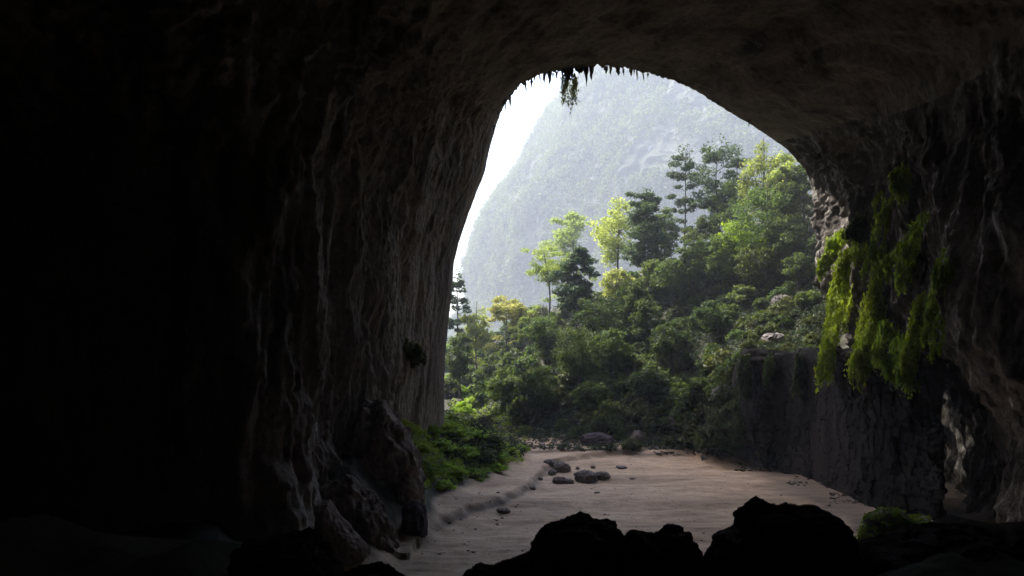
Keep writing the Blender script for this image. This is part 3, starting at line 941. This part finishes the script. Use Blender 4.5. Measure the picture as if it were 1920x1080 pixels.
# ------------------------------------------------------------------ rocks
def ico_rock(name, c, size, mat, seed, parent=None, amp=0.32, nu=36, nv=20, flatbase=True):
    g = G(seed)
    u = np.linspace(0, 2 * math.pi, nu, endpoint=False); v = np.linspace(-math.pi / 2, math.pi / 2, nv)
    U, Vv = np.meshgrid(u, v, indexing='ij')
    D = np.stack([np.cos(Vv) * np.cos(U), np.cos(Vv) * np.sin(U), np.sin(Vv)], -1).reshape(-1, 3)
    D = np.sign(D) * np.abs(D) ** 0.8
    off = g.uniform(0, 50)
    r = 1 + amp * fbm(D, (1.1,) * 3, 5, 0.6, ridge=True, off=off) + 0.12 * fbm(D, (4,) * 3, 3, off=off)
    Pp = D * r[:, None] * np.array(size) / 2
    a = np.arange(nu * nv).reshape(nu, nv)
    b = np.roll(a, -1, 0)
    Fc = np.stack([a[:, :-1], b[:, :-1], b[:, 1:], a[:, 1:]], -1).reshape(-1, 4)
    o = mesh(name, Pp, Fc, mat, parent, smooth=False)
    o.location = c
    o.rotation_euler = (0, 0, g.uniform(0, 6.28))
    return o


def sand_rock(px, py, w, hgt, label, seed, name='rock', mat=None):
    h = hit(px, py, 'ground')[0]
    s = w / F * h.y
    o = ico_rock(name, (h.x, h.y + s * 0.3, h.z + hgt / F * h.y * 0.22), (s, s * 0.8, hgt / F * h.y * 1.2), mat or M_rock, seed)
    return tag(o, label, 'rock')


sand_rock(1031, 872, 20, 11, 'small pale rock at the top left of the rock cluster on the sand', 1)
sand_rock(1054, 884, 32, 17, 'dark rounded rock with a hollow, at the back of the cluster on the sand', 2)
sand_rock(1036, 890, 18, 9, 'flat dark rock left of the hollowed rock', 3)
sand_rock(1050, 906, 24, 12, 'low dark rock at the front left of the cluster', 4)
sand_rock(1067, 907, 20, 9, 'wedge-shaped brown rock in front of the hollowed rock', 5)
sand_rock(1100, 903, 38, 20, 'largest tan rock of the cluster on the sand', 6)
sand_rock(1129, 899, 28, 14, 'dark angular rock at the right end of the cluster', 7)
sand_rock(1083, 892, 12, 6, 'tiny rock just behind the largest tan rock', 8)
sand_rock(1166, 878, 20, 5, 'thin flat dark rock lying alone right of the cluster', 9)
sand_rock(1083, 880, 8, 5, 'tiny brown stone right of the hollowed rock', 10)
sand_rock(1112, 878, 8, 5, 'tiny lone stone on the sand behind the cluster', 11)
sand_rock(1186, 899, 9, 3, 'tiny flat stone on open sand right of the cluster', 12)
sand_rock(1013, 900, 9, 5, 'tiny stone in the dry channel left of the cluster', 13)
sand_rock(944, 962, 24, 9, 'flat grey stone in the dip of the sand bank', 14)
sand_rock(998, 918, 14, 6, 'small brown stone below the sand bank', 15)
sand_rock(1122, 836, 54, 24, 'large dark rounded boulder at the foot of the slope by the far sand edge', 16, 'boulder', M_dark)
sand_rock(1196, 836, 26, 30, 'pale-topped upright boulder at the foot of the slope', 17, 'boulder')
sand_rock(1265, 800, 34, 20, 'slanting pale rock in the shaded slope left of the ledge', 18, 'boulder')
sand_rock(1362, 752, 40, 34, 'pale jagged boulder at the left foot of the rock ledge', 19, 'boulder', M_cliff)
sand_rock(1470, 575, 34, 24, 'pale boulder high on the slope near the hanging moss', 20, 'boulder', M_cliff)
sand_rock(1455, 643, 44, 20, 'grey boulder resting on the flat rock ledge', 21, 'boulder', M_cliff)
sand_rock(775, 1000, 50, 60, 'dark rock standing on the sand at the foot of the left wall', 22, 'boulder', M_dark)
sand_rock(1120, 925, 10, 3, 'tiny flat stone on the sand in front of the cluster', 23)

# rubble at the hill foot and pale scree up the slope (uncountable)
def scree(name, label, boxes, seed, mat):
    g = G(seed)
    Vs, Fs, n = [], [], 0
    base = np.array([(-1, -1, -1), (1, -1, -1), (1, 1, -1), (-1, 1, -1), (-1, -1, 1), (1, -1, 1), (1, 1, 1), (-1, 1, 1)], float)
    fq = np.array([(0, 3, 2, 1), (4, 5, 6, 7), (0, 1, 5, 4), (1, 2, 6, 5), (2, 3, 7, 6), (3, 0, 4, 7)])
    for (x0, y0, x1, y1), cnt, (s0, s1) in boxes:
        for _ in range(cnt):
            h = hit(g.uniform(x0, x1), g.uniform(y0, y1), 'ground')
            if h is None or h[0].y > 330:
                continue
            s = s0 + (s1 - s0) * g.random() ** 2
            V = base * (1 + 0.35 * g.normal(size=(8, 3))) * s * np.array([1, 0.8, 0.55])
            a = g.uniform(0, 6.28); ca, sa = math.cos(a), math.sin(a)
            V = V @ np.array([(ca, -sa, 0), (sa, ca, 0), (0, 0, 1)]).T + np.array(h[0])
            Vs.append(V); Fs.append(fq + n); n += 8
    o = mesh(name, np.concatenate(Vs), np.concatenate(Fs), mat, smooth=False)
    return kind(o, 'stuff', label, 'scree')


scree('rubble', 'grey stone rubble along the foot of the hill', [((990, 800, 1240, 842), 420, (0.2, 0.8)), ((1230, 800, 1420, 860), 160, (0.2, 0.9)), ((1380, 590, 1530, 660), 150, (0.2, 0.8)),
                                                                ((1430, 540, 1530, 620), 130, (0.3, 1.0)), ((1230, 690, 1400, 760), 110, (0.3, 0.9)), ((900, 740, 1000, 830), 80, (0.2, 0.6)), ((1380, 860, 1480, 885), 60, (0.15, 0.6)), ((1470, 870, 1560, 915), 60, (0.15, 0.5)), ((1550, 905, 1640, 950), 60, (0.15, 0.5))], 71, M_cliff)
scree('pebbles', 'scattered pebbles on the sand', [((860, 870, 1500, 1040), 160, (0.05, 0.16)), ((760, 920, 980, 1040), 70, (0.06, 0.25))], 72, M_rock)


# the flat-topped ledge on the right: a blocky cliff under the overhang
def ledge():
    top = [(1368, 735, 203), (1380, 692, 198), (1400, 668, 192), (1450, 665, 187), (1500, 664, 177), (1545, 662, 165), (1590, 660, 155), (1640, 660, 147), (1720, 664, 137), (1760, 668, 134)]
    n, m = 520, 220
    t = np.linspace(0, len(top) - 1, n)
    tp = catmull(np.array([W(*p) for p in top]), n)
    tp[:, 2] += fbm(tp, (0.18, 0.18, 0), 5, 0.6, off=81) * 1.3 * np.clip((tp[:, 0] - 60) / 6, 0.25, 1)
    rows = []
    for j in range(m):
        v = j / (m - 1)
        if v < 0.2:                      # top surface running back into the hill
            q = v / 0.2
            row = tp.copy(); row[:, 1] += (1 - q) * 14; row[:, 0] += (1 - q) * 3; row[:, 2] -= (1 - q) ** 2 * 2.5 - 0.8 * (1 - q)
        else:
            q = (v - 0.2) / 0.8
            row = tp.copy(); row[:, 2] = tp[:, 2] * (1 - q) + (-2) * q
            row[:, 1] += 0.8 * math.sin(q * 3.1) - 2.0 * q ** 2 + (1.5 * q if q < 0.3 else 0.45)
        rows.append(row)
    Pp = np.array(rows)
    nn = grid_normals(Pp)
    fl = Pp.reshape(-1, 3)
    v = np.repeat(np.linspace(0, 1, m), n)
    d = fbm(fl, (0.10, 0.10, 0.03), 5, 0.6, ridge=True, off=13) * 4.4 + fbm(fl, (0.35, 0.35, 0.2), 5, 0.6, ridge=True) * 1.1
    blk = fbm(fl, (0.16, 0.16, 0.09), 3, off=61)
    d = d * 0.6 + np.round(blk * 4) / 4 * 5.5 + np.round(fbm(fl, (0.03, 0.03, 0.22), 3, off=71) * 4) / 4 * 2.2 + fbm(fl, (0.9, 0.9, 0.6), 5, 0.65, ridge=True, off=63) * 0.45
    d = np.where(v < 0.2, d * 0.30, d * np.clip((v - 0.2) / 0.03, 0.3, 1))
    fl = fl - np.array([0, 1, 0]) * (d * (v >= 0.2))[:, None] + np.array([0, 0, 1]) * (d * (v < 0.2))[:, None]
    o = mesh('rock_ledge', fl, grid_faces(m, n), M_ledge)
    global B_ledge
    B_ledge = bvh(fl, grid_faces(m, n))
    return kind(o, 'structure')


M_ledge = rock_mat('ledge_rock', (0.010, 0.009, 0.009), (0.026, 0.021, 0.021), (0.05, 0.042, 0.037), streak=(1, 1, 0.2), sc=0.2, pale_amt=(0.66, 0.74))  # albedo lowered to near black to stand in for the overhang's shade
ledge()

# ------------------------------------------------------------------ foreground boulders around the camera's vantage (in the cave's dark)
def outline_boulder(name, pts, Y, depth, label, seed, cat='boulder', mat=None, nf=0.9, na=0.26, name2=None):
    Pw = np.array([W(px, py, Y) for px, py in pts])
    c = Pw.mean(0)
    n = 240
    cl = np.vstack([Pw, Pw[:1]])
    seg = np.r_[0, np.cumsum(np.linalg.norm(np.diff(cl, axis=0), axis=1))]
    q = np.linspace(0, seg[-1], n, endpoint=False)
    ring = np.stack([np.interp(q, seg, cl[:, k]) for k in range(3)], -1)
    m = 70
    ph = np.linspace(-math.pi / 2, math.pi / 2, m)
    out = []
    for a in ph:
        k = max(0.0, math.cos(a)) ** 0.55
        row = c + (ring - c) * k
        row[:, 1] = Y + (0.35 if a < 0 else 0.12) * depth * math.sin(a)
        out.append(row)
    Pp = np.array(out).reshape(-1, 3)
    rr = (Pp - c); rr[:, 1] *= 0.6
    L = np.linalg.norm(rr, axis=1)[:, None] + 1e-6
    nz = fbm(Pp, (nf, nf, nf * (1 if nf > .5 else .45)), 5, 0.6, ridge=True, off=seed) * na + fbm(Pp, (3.3 * nf,) * 3, 4, 0.6, off=seed) * na * 0.5
    if nf < 0.5:
        nz = nz + fbm(Pp, (1.1, 1.1, 0.5), 5, 0.65, ridge=True, off=seed + 3) * 0.45
    if nf > 0.5:
        nz = nz - 0.24
    Pp = Pp + rr / L * nz[:, None]
    a = np.arange(m * n).reshape(m, n); b = np.roll(a, -1, 1)
    Fc = np.stack([a[:-1], b[:-1], b[1:], a[1:]], -1).reshape(-1, 4)
    o = mesh(name, Pp - c, Fc, mat or M_dark, smooth=True)
    o.location = c
    return tag(o, label, cat)


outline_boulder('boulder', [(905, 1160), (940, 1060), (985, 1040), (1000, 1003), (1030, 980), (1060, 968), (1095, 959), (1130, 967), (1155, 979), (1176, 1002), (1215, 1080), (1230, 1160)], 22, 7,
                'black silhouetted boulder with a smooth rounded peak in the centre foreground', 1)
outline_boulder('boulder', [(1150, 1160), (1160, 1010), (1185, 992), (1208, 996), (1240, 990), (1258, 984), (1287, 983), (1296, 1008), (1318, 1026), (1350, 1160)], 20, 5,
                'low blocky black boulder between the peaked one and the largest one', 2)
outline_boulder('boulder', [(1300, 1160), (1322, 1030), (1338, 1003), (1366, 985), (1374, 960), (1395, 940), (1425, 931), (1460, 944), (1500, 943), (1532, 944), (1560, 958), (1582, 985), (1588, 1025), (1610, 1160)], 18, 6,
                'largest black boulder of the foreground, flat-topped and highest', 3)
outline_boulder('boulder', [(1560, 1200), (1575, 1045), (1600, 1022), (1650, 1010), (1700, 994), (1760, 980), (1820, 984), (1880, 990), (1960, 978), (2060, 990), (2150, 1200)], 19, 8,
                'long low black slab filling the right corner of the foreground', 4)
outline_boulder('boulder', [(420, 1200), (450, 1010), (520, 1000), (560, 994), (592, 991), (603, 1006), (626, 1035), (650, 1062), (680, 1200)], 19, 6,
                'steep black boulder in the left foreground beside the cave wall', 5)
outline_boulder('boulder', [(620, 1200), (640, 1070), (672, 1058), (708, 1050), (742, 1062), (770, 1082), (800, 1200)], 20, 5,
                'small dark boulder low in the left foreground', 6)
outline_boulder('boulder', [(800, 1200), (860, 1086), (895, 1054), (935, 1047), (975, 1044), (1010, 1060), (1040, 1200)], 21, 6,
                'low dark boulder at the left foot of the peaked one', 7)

M_out = rock_mat('scoured_outcrop_rock', (0.08, 0.06, 0.05), (0.26, 0.20, 0.16), (0.46, 0.42, 0.36), streak=(1, 1, 0.35), sc=0.22, pale_amt=(0.52, 0.66))
outline_boulder('rock_outcrop', [(630, 1010), (638, 900), (655, 815), (687, 768), (722, 772), (750, 815), (770, 870), (786, 940), (780, 1010)], 131, 16,
                'brown rounded outcrop bulging from the foot of the left wall beside the green bank', 11, 'rock outcrop', M_out, 0.16, 2.2)
outline_boulder('rock_outcrop', [(552, 1020), (548, 900), (538, 800), (548, 764), (575, 768), (594, 800), (600, 880), (604, 960), (640, 1020)], 116, 9,
                'pale upright rib of rock, leftmost lit piece at the foot of the left wall', 12, 'rock outcrop', M_out, 0.2, 1.3)
outline_boulder('rock_outcrop', [(555, 1090), (556, 975), (582, 945), (620, 945), (645, 985), (680, 1020), (700, 1090)], 104, 9,
                'low smooth pale outcrop between the upright rib and the jagged foot of the wall', 13, 'rock outcrop', M_out, 0.12, 0.8)
outline_boulder('rock_outcrop', [(590, 1100), (595, 990), (620, 925), (655, 905), (692, 930), (716, 975), (734, 1020), (725, 1060), (700, 1100)], 112, 12,
                'jagged grey outcrop where the left wall meets the sand', 14, 'rock outcrop', M_out, 0.2, 1.8)

# ------------------------------------------------------------------ hanging greenery
def strand_curtain(name, label, path, width, mat, g, leaf=0.26, per=None, cat='hanging moss'):
    """moss hanging down the wall: path of photo points on the rock, width in px"""
    width = width * (1.05 if mat is L_moss else 1)
    P3 = []
    for px, py in path:
        h = hit(px, py)
        P3.append((np.array(h[0]), h[0].y))
    A = np.array([p[0] for p in P3])
    ymean = np.mean([p[1] for p in P3])
    A[:, 1] = 0.35 * A[:, 1] + 0.65 * A[:, 1].min()
    A[:, 1] = np.minimum(A[:, 1], np.array([p[1] for p in P3]) - 0.3)
    for i in range(len(A)):            # keep each point on its own line of growth but let the curtain hang clear of the rock
        px, py = path[i]; A[i] = W(px, py, A[i, 1] - 1.0)
    base = A.mean(0)
    root = thing(name, label, cat, tuple(base))
    fine_ = catmull(A, 40)
    mb = MB()
    cs, rs = [], []
    wm = width / F * ymean / 2
    ns = max(6, int(width / 3.2))
    for s in range(ns):
        a, b = sorted(g.random(2) * 0.9)
        b = min(1, b + 0.25)
        i0, i1 = int(a * 39), max(int(a * 39) + 4, int(b * 39))
        seg = fine_[i0:i1 + 1].copy()
        seg[:, 0] += g.uniform(-wm, wm) * 0.8 + 0.15 * np.cumsum(g.normal(size=len(seg))); seg[:, 1] += g.uniform(-1.0, 0.5)
        seg[:, 2] += 0.1 * np.cumsum(g.normal(size=len(seg)))
        mb.tube((seg - base)[::2] if len(seg) > 4 else seg - base, np.linspace(0.12, 0.03, len(seg[::2]) if len(seg) > 4 else len(seg)), 5)
        for p in seg[::2]:
            r = wm * g.uniform(0.26, 0.62)
            cs.append(p - base); rs.append((r * 0.75, r * 0.6, r * 2.2))
    leaf_obj('foliage', [foliage(cs, rs, per or 26, leaf, g, up=0.0, droop=0.9, shell=0.1)], mat, root)
    mb.build('stems', M_bark, root)
    return root


strand_curtain('hanging_moss', 'highest tuft of green moss, alone at the top of the right wall', [(1702, 318), (1690, 332), (1685, 350), (1692, 365)], 26, L_moss, G(80))
strand_curtain('hanging_moss', 'thin strand of moss falling below the highest tuft', [(1668, 350), (1660, 380), (1655, 410), (1650, 445), (1648, 470)], 20, L_moss, G(81))
strand_curtain('hanging_moss', 'long middle strand of moss on the right wall', [(1650, 450), (1645, 500), (1638, 550), (1625, 590), (1618, 620)], 30, L_moss, G(82))
strand_curtain('hanging_moss', 'brightest arching moss curtain, leftmost on the right wall', [(1618, 475), (1590, 480), (1578, 505), (1568, 550), (1558, 600), (1548, 650), (1538, 712)], 34, L_moss, G(83), per=60)
strand_curtain('hanging_moss', 'small drooping moss clump just left of the brightest curtain', [(1572, 468), (1555, 475), (1542, 492), (1534, 520)], 18, L_moss, G(84))
strand_curtain('hanging_moss', 'short bright moss clump hanging below the long middle strand', [(1655, 595), (1640, 630), (1622, 660), (1612, 690), (1608, 712)], 40, L_moss, G(85))
strand_curtain('hanging_moss', 'moss spray spreading to the right below the middle strand', [(1655, 610), (1675, 635), (1690, 665), (1700, 700), (1706, 722)], 34, L_moss, G(86))
strand_curtain('hanging_moss', 'dull moss strand in the shade, upper right of the middle strand', [(1748, 405), (1730, 430), (1712, 450), (1702, 480), (1690, 470)], 24, L_moss, G(87), leaf=0.22)
strand_curtain('hanging_moss', 'rightmost dull moss strand beside the pale rock buttress', [(1758, 470), (1762, 520), (1755, 570), (1745, 620), (1735, 670)], 30, L_moss, G(88), leaf=0.22)
strand_curtain('hanging_moss', 'small hooked moss tuft right of the long middle strand', [(1690, 474), (1674, 480), (1665, 500), (1660, 520)], 16, L_moss, G(89))
strand_curtain('hanging_moss', 'grey-green tuft above the brightest curtain', [(1615, 415), (1608, 430), (1600, 450)], 30, L_olive, G(90))
for k, (pth, wd, lab) in enumerate([
    ([(1600, 482), (1588, 545), (1575, 610), (1562, 665), (1556, 705)], 30, 'moss curtain just right of and behind the brightest one'),
    ([(1655, 555), (1640, 600), (1632, 650), (1622, 690), (1620, 718)], 28, 'moss curtain between the brightest one and the spreading spray'),
    ([(1668, 375), (1652, 420), (1644, 470), (1638, 520)], 24, 'upper moss strand thickening the long middle one'),
    ([(1720, 415), (1708, 450), (1695, 500), (1688, 540)], 26, 'dull moss strand between the hooked tuft and the rightmost strand'),
    ([(1735, 560), (1722, 610), (1712, 660), (1705, 690)], 34, 'dull spreading moss patch left of the pale rock buttress'),
    ([(1668, 625), (1652, 655), (1660, 690), (1676, 712)], 34, 'low bright moss patch where the middle strands end'),
    ([(1598, 440), (1575, 452), (1558, 470)], 22, 'thin moss fringe above the leftmost drooping clump')]):
    strand_curtain('hanging_moss', lab, pth, wd, L_moss, G(300 + k))
for k, (pth, wd, lab) in enumerate([
    ([(1402, 672), (1398, 705), (1395, 745)], 26, 'dull creeper down the left corner of the rock ledge'),
    ([(1445, 668), (1447, 690), (1444, 715)], 22, 'short dull creeper hanging from the middle of the ledge rim'),
    ([(1500, 668), (1503, 700), (1498, 735)], 26, 'dull creeper hanging from the ledge rim close to the moss curtain')]):
    strand_curtain('creeper', lab, pth, wd, L_shrub, G(400 + k), cat='creeper')
strand_curtain('hanging_moss', 'patch of green growing on the left cave wall near its lit edge', [(765, 645), (775, 660), (785, 680)], 26, L_olive, G(92))


def hanging_plant():
    g = G(91)
    top = W(1068, 146, 156)
    root = thing('hanging_plant', 'dark creeper dangling from the roof edge against the misty mountain', 'hanging plant', tuple(top))
    mb = MB(); cs, rs = [], []
    for s in range(16):
        x0 = g.uniform(-1.6, 1.5); L = g.uniform(3.0, 6.0) if s else 8.0
        if s == 0:
            x0 = 0.9
        z = -np.linspace(0, L, 9)
        pts = np.stack([x0 + 0.12 * np.cumsum(g.normal(size=9)) + 0.3 * (z / 6), g.uniform(-0.8, 0.8) + 0 * z, z + 0.8], -1)
        mb.tube(pts, np.linspace(0.07, 0.02, 9), 4)
        for p in pts[2:]:
            cs.append(p); rs.append((0.5, 0.5, 0.6))
    leaf_obj('foliage', [foliage(cs, rs, 12, 0.17, g, up=0.0, droop=0.6, shell=0.1)], L_dry, root)
    mb.build('stems', M_bark, root)


hanging_plant()

# mossy mound at lower right
h = hit(1655, 1010, 'ground')[0] if hit(1655, 1010, 'ground') else None
mossb = outline_boulder('mossy_boulder', [(1600, 1060), (1612, 1000), (1622, 968), (1650, 952), (1690, 956), (1705, 972), (1735, 965), (1750, 990), (1740, 1060)], 92, 9,
                        'green mossy boulder on the sand at the lower right behind the black slab', 9, mat=M_rock)


def moss_cover():
    g = G(95)
    me = mossb.data
    n = len(me.vertices)
    co = np.empty(n * 3, np.float32); me.vertices.foreach_get('co', co); co = co.reshape(-1, 3)
    k = g.integers(0, n, 900)
    c = co[k]; c = c[c[:, 2] > -1.6]
    r = 0.2 + 0.25 * g.random(len(c))
    leaf_obj('moss', [foliage(c, np.stack([r, r, r * 0.7], -1), 16, 0.16, g, up=0.5)], L_moss, mossb)


moss_cover()

# ------------------------------------------------------------------ air
hb = np.array([(-1600, -420, -4), (3100, -420, -4), (3100, 3050, -4), (-1600, 3050, -4)], float)
# box round everything
x0, x1, y0_, y1_, z0_, z1_ = -5200, 5200, -460, 3060, -6.0, 680.0
Vb = [(x, y, z) for z in (z0_, z1_) for (x, y) in ((x0, y0_), (x1, y0_), (x1, y1_), (x0, y1_))]
hz, nt, out = newmat('haze_air')
pv = N(nt, 'ShaderNodeVolumePrincipled')
pv.inputs['Color'].default_value = (0.43, 0.465, 0.53, 1)
pv.inputs['Density'].default_value = 0.00048
pv.inputs['Density Attribute'].default_value = ''
pv.inputs['Anisotropy'].default_value = 0.25
nt.links.new(pv.outputs[0], out.inputs['Volume'])
haze = mesh('haze', np.array(Vb, float), [(0, 3, 2, 1), (4, 5, 6, 7), (0, 1, 5, 4), (1, 2, 6, 5), (2, 3, 7, 6), (3, 0, 4, 7)], hz, smooth=False)
kind(haze, 'stuff', 'pale mist filling the valley', 'haze')

# ------------------------------------------------------------------ light
SUN_AZ, SUN_EL = -52.0, 50.0      # azimuth measured from the viewing direction (+Y), negative to the left
w = bpy.data.worlds.new('World'); S.world = w; w.use_nodes = True
nt = w.node_tree
sky = nt.nodes.new('ShaderNodeTexSky'); sky.sky_type = 'NISHITA'; sky.sun_disc = False
sky.sun_elevation = R(SUN_EL); sky.sun_rotation = R(SUN_AZ)
sky.air_density = 1.0; sky.dust_density = 3.0; sky.ozone_density = 1.0
bg = nt.nodes['Background']; bg.inputs[1].default_value = 0.15
nt.links.new(sky.outputs[0], bg.inputs[0])
sl = bpy.data.lights.new('sun', 'SUN'); sl.energy = 3.0; sl.angle = R(4); sl.color = (1.0, 0.95, 0.86)
so = bpy.data.objects.new('sun', sl); C.objects.link(so)
dv = Vector((math.sin(R(SUN_AZ)) * math.cos(R(SUN_EL)), math.cos(R(SUN_AZ)) * math.cos(R(SUN_EL)), math.sin(R(SUN_EL))))
so.rotation_euler = dv.to_track_quat('Z', 'Y').to_euler()

# ------------------------------------------------------------------ camera
cam = bpy.data.cameras.new('camera'); co = bpy.data.objects.new('camera', cam); C.objects.link(co)
cam.sensor_width = 36; cam.lens = F / 1920 * 36; cam.clip_start = 0.1; cam.clip_end = 9000
co.location = (0, 0, CAMZ)
co.rotation_euler = (R(90), 0, 0)
cam.shift_y = (HY - 540) / 1920.0
S.camera = co

S.view_settings.view_transform = 'Standard'; S.view_settings.look = 'None'
S.view_settings.exposure = 2.55; S.view_settings.gamma = 1
S.render.engine = 'CYCLES'
cy = S.cycles
cy.max_bounces = 10; cy.diffuse_bounces = 7; cy.glossy_bounces = 1; cy.transmission_bounces = 4; cy.volume_bounces = 3; cy.transparent_max_bounces = 4
cy.use_denoising = True
cy.caustics_reflective = False; cy.caustics_refractive = False
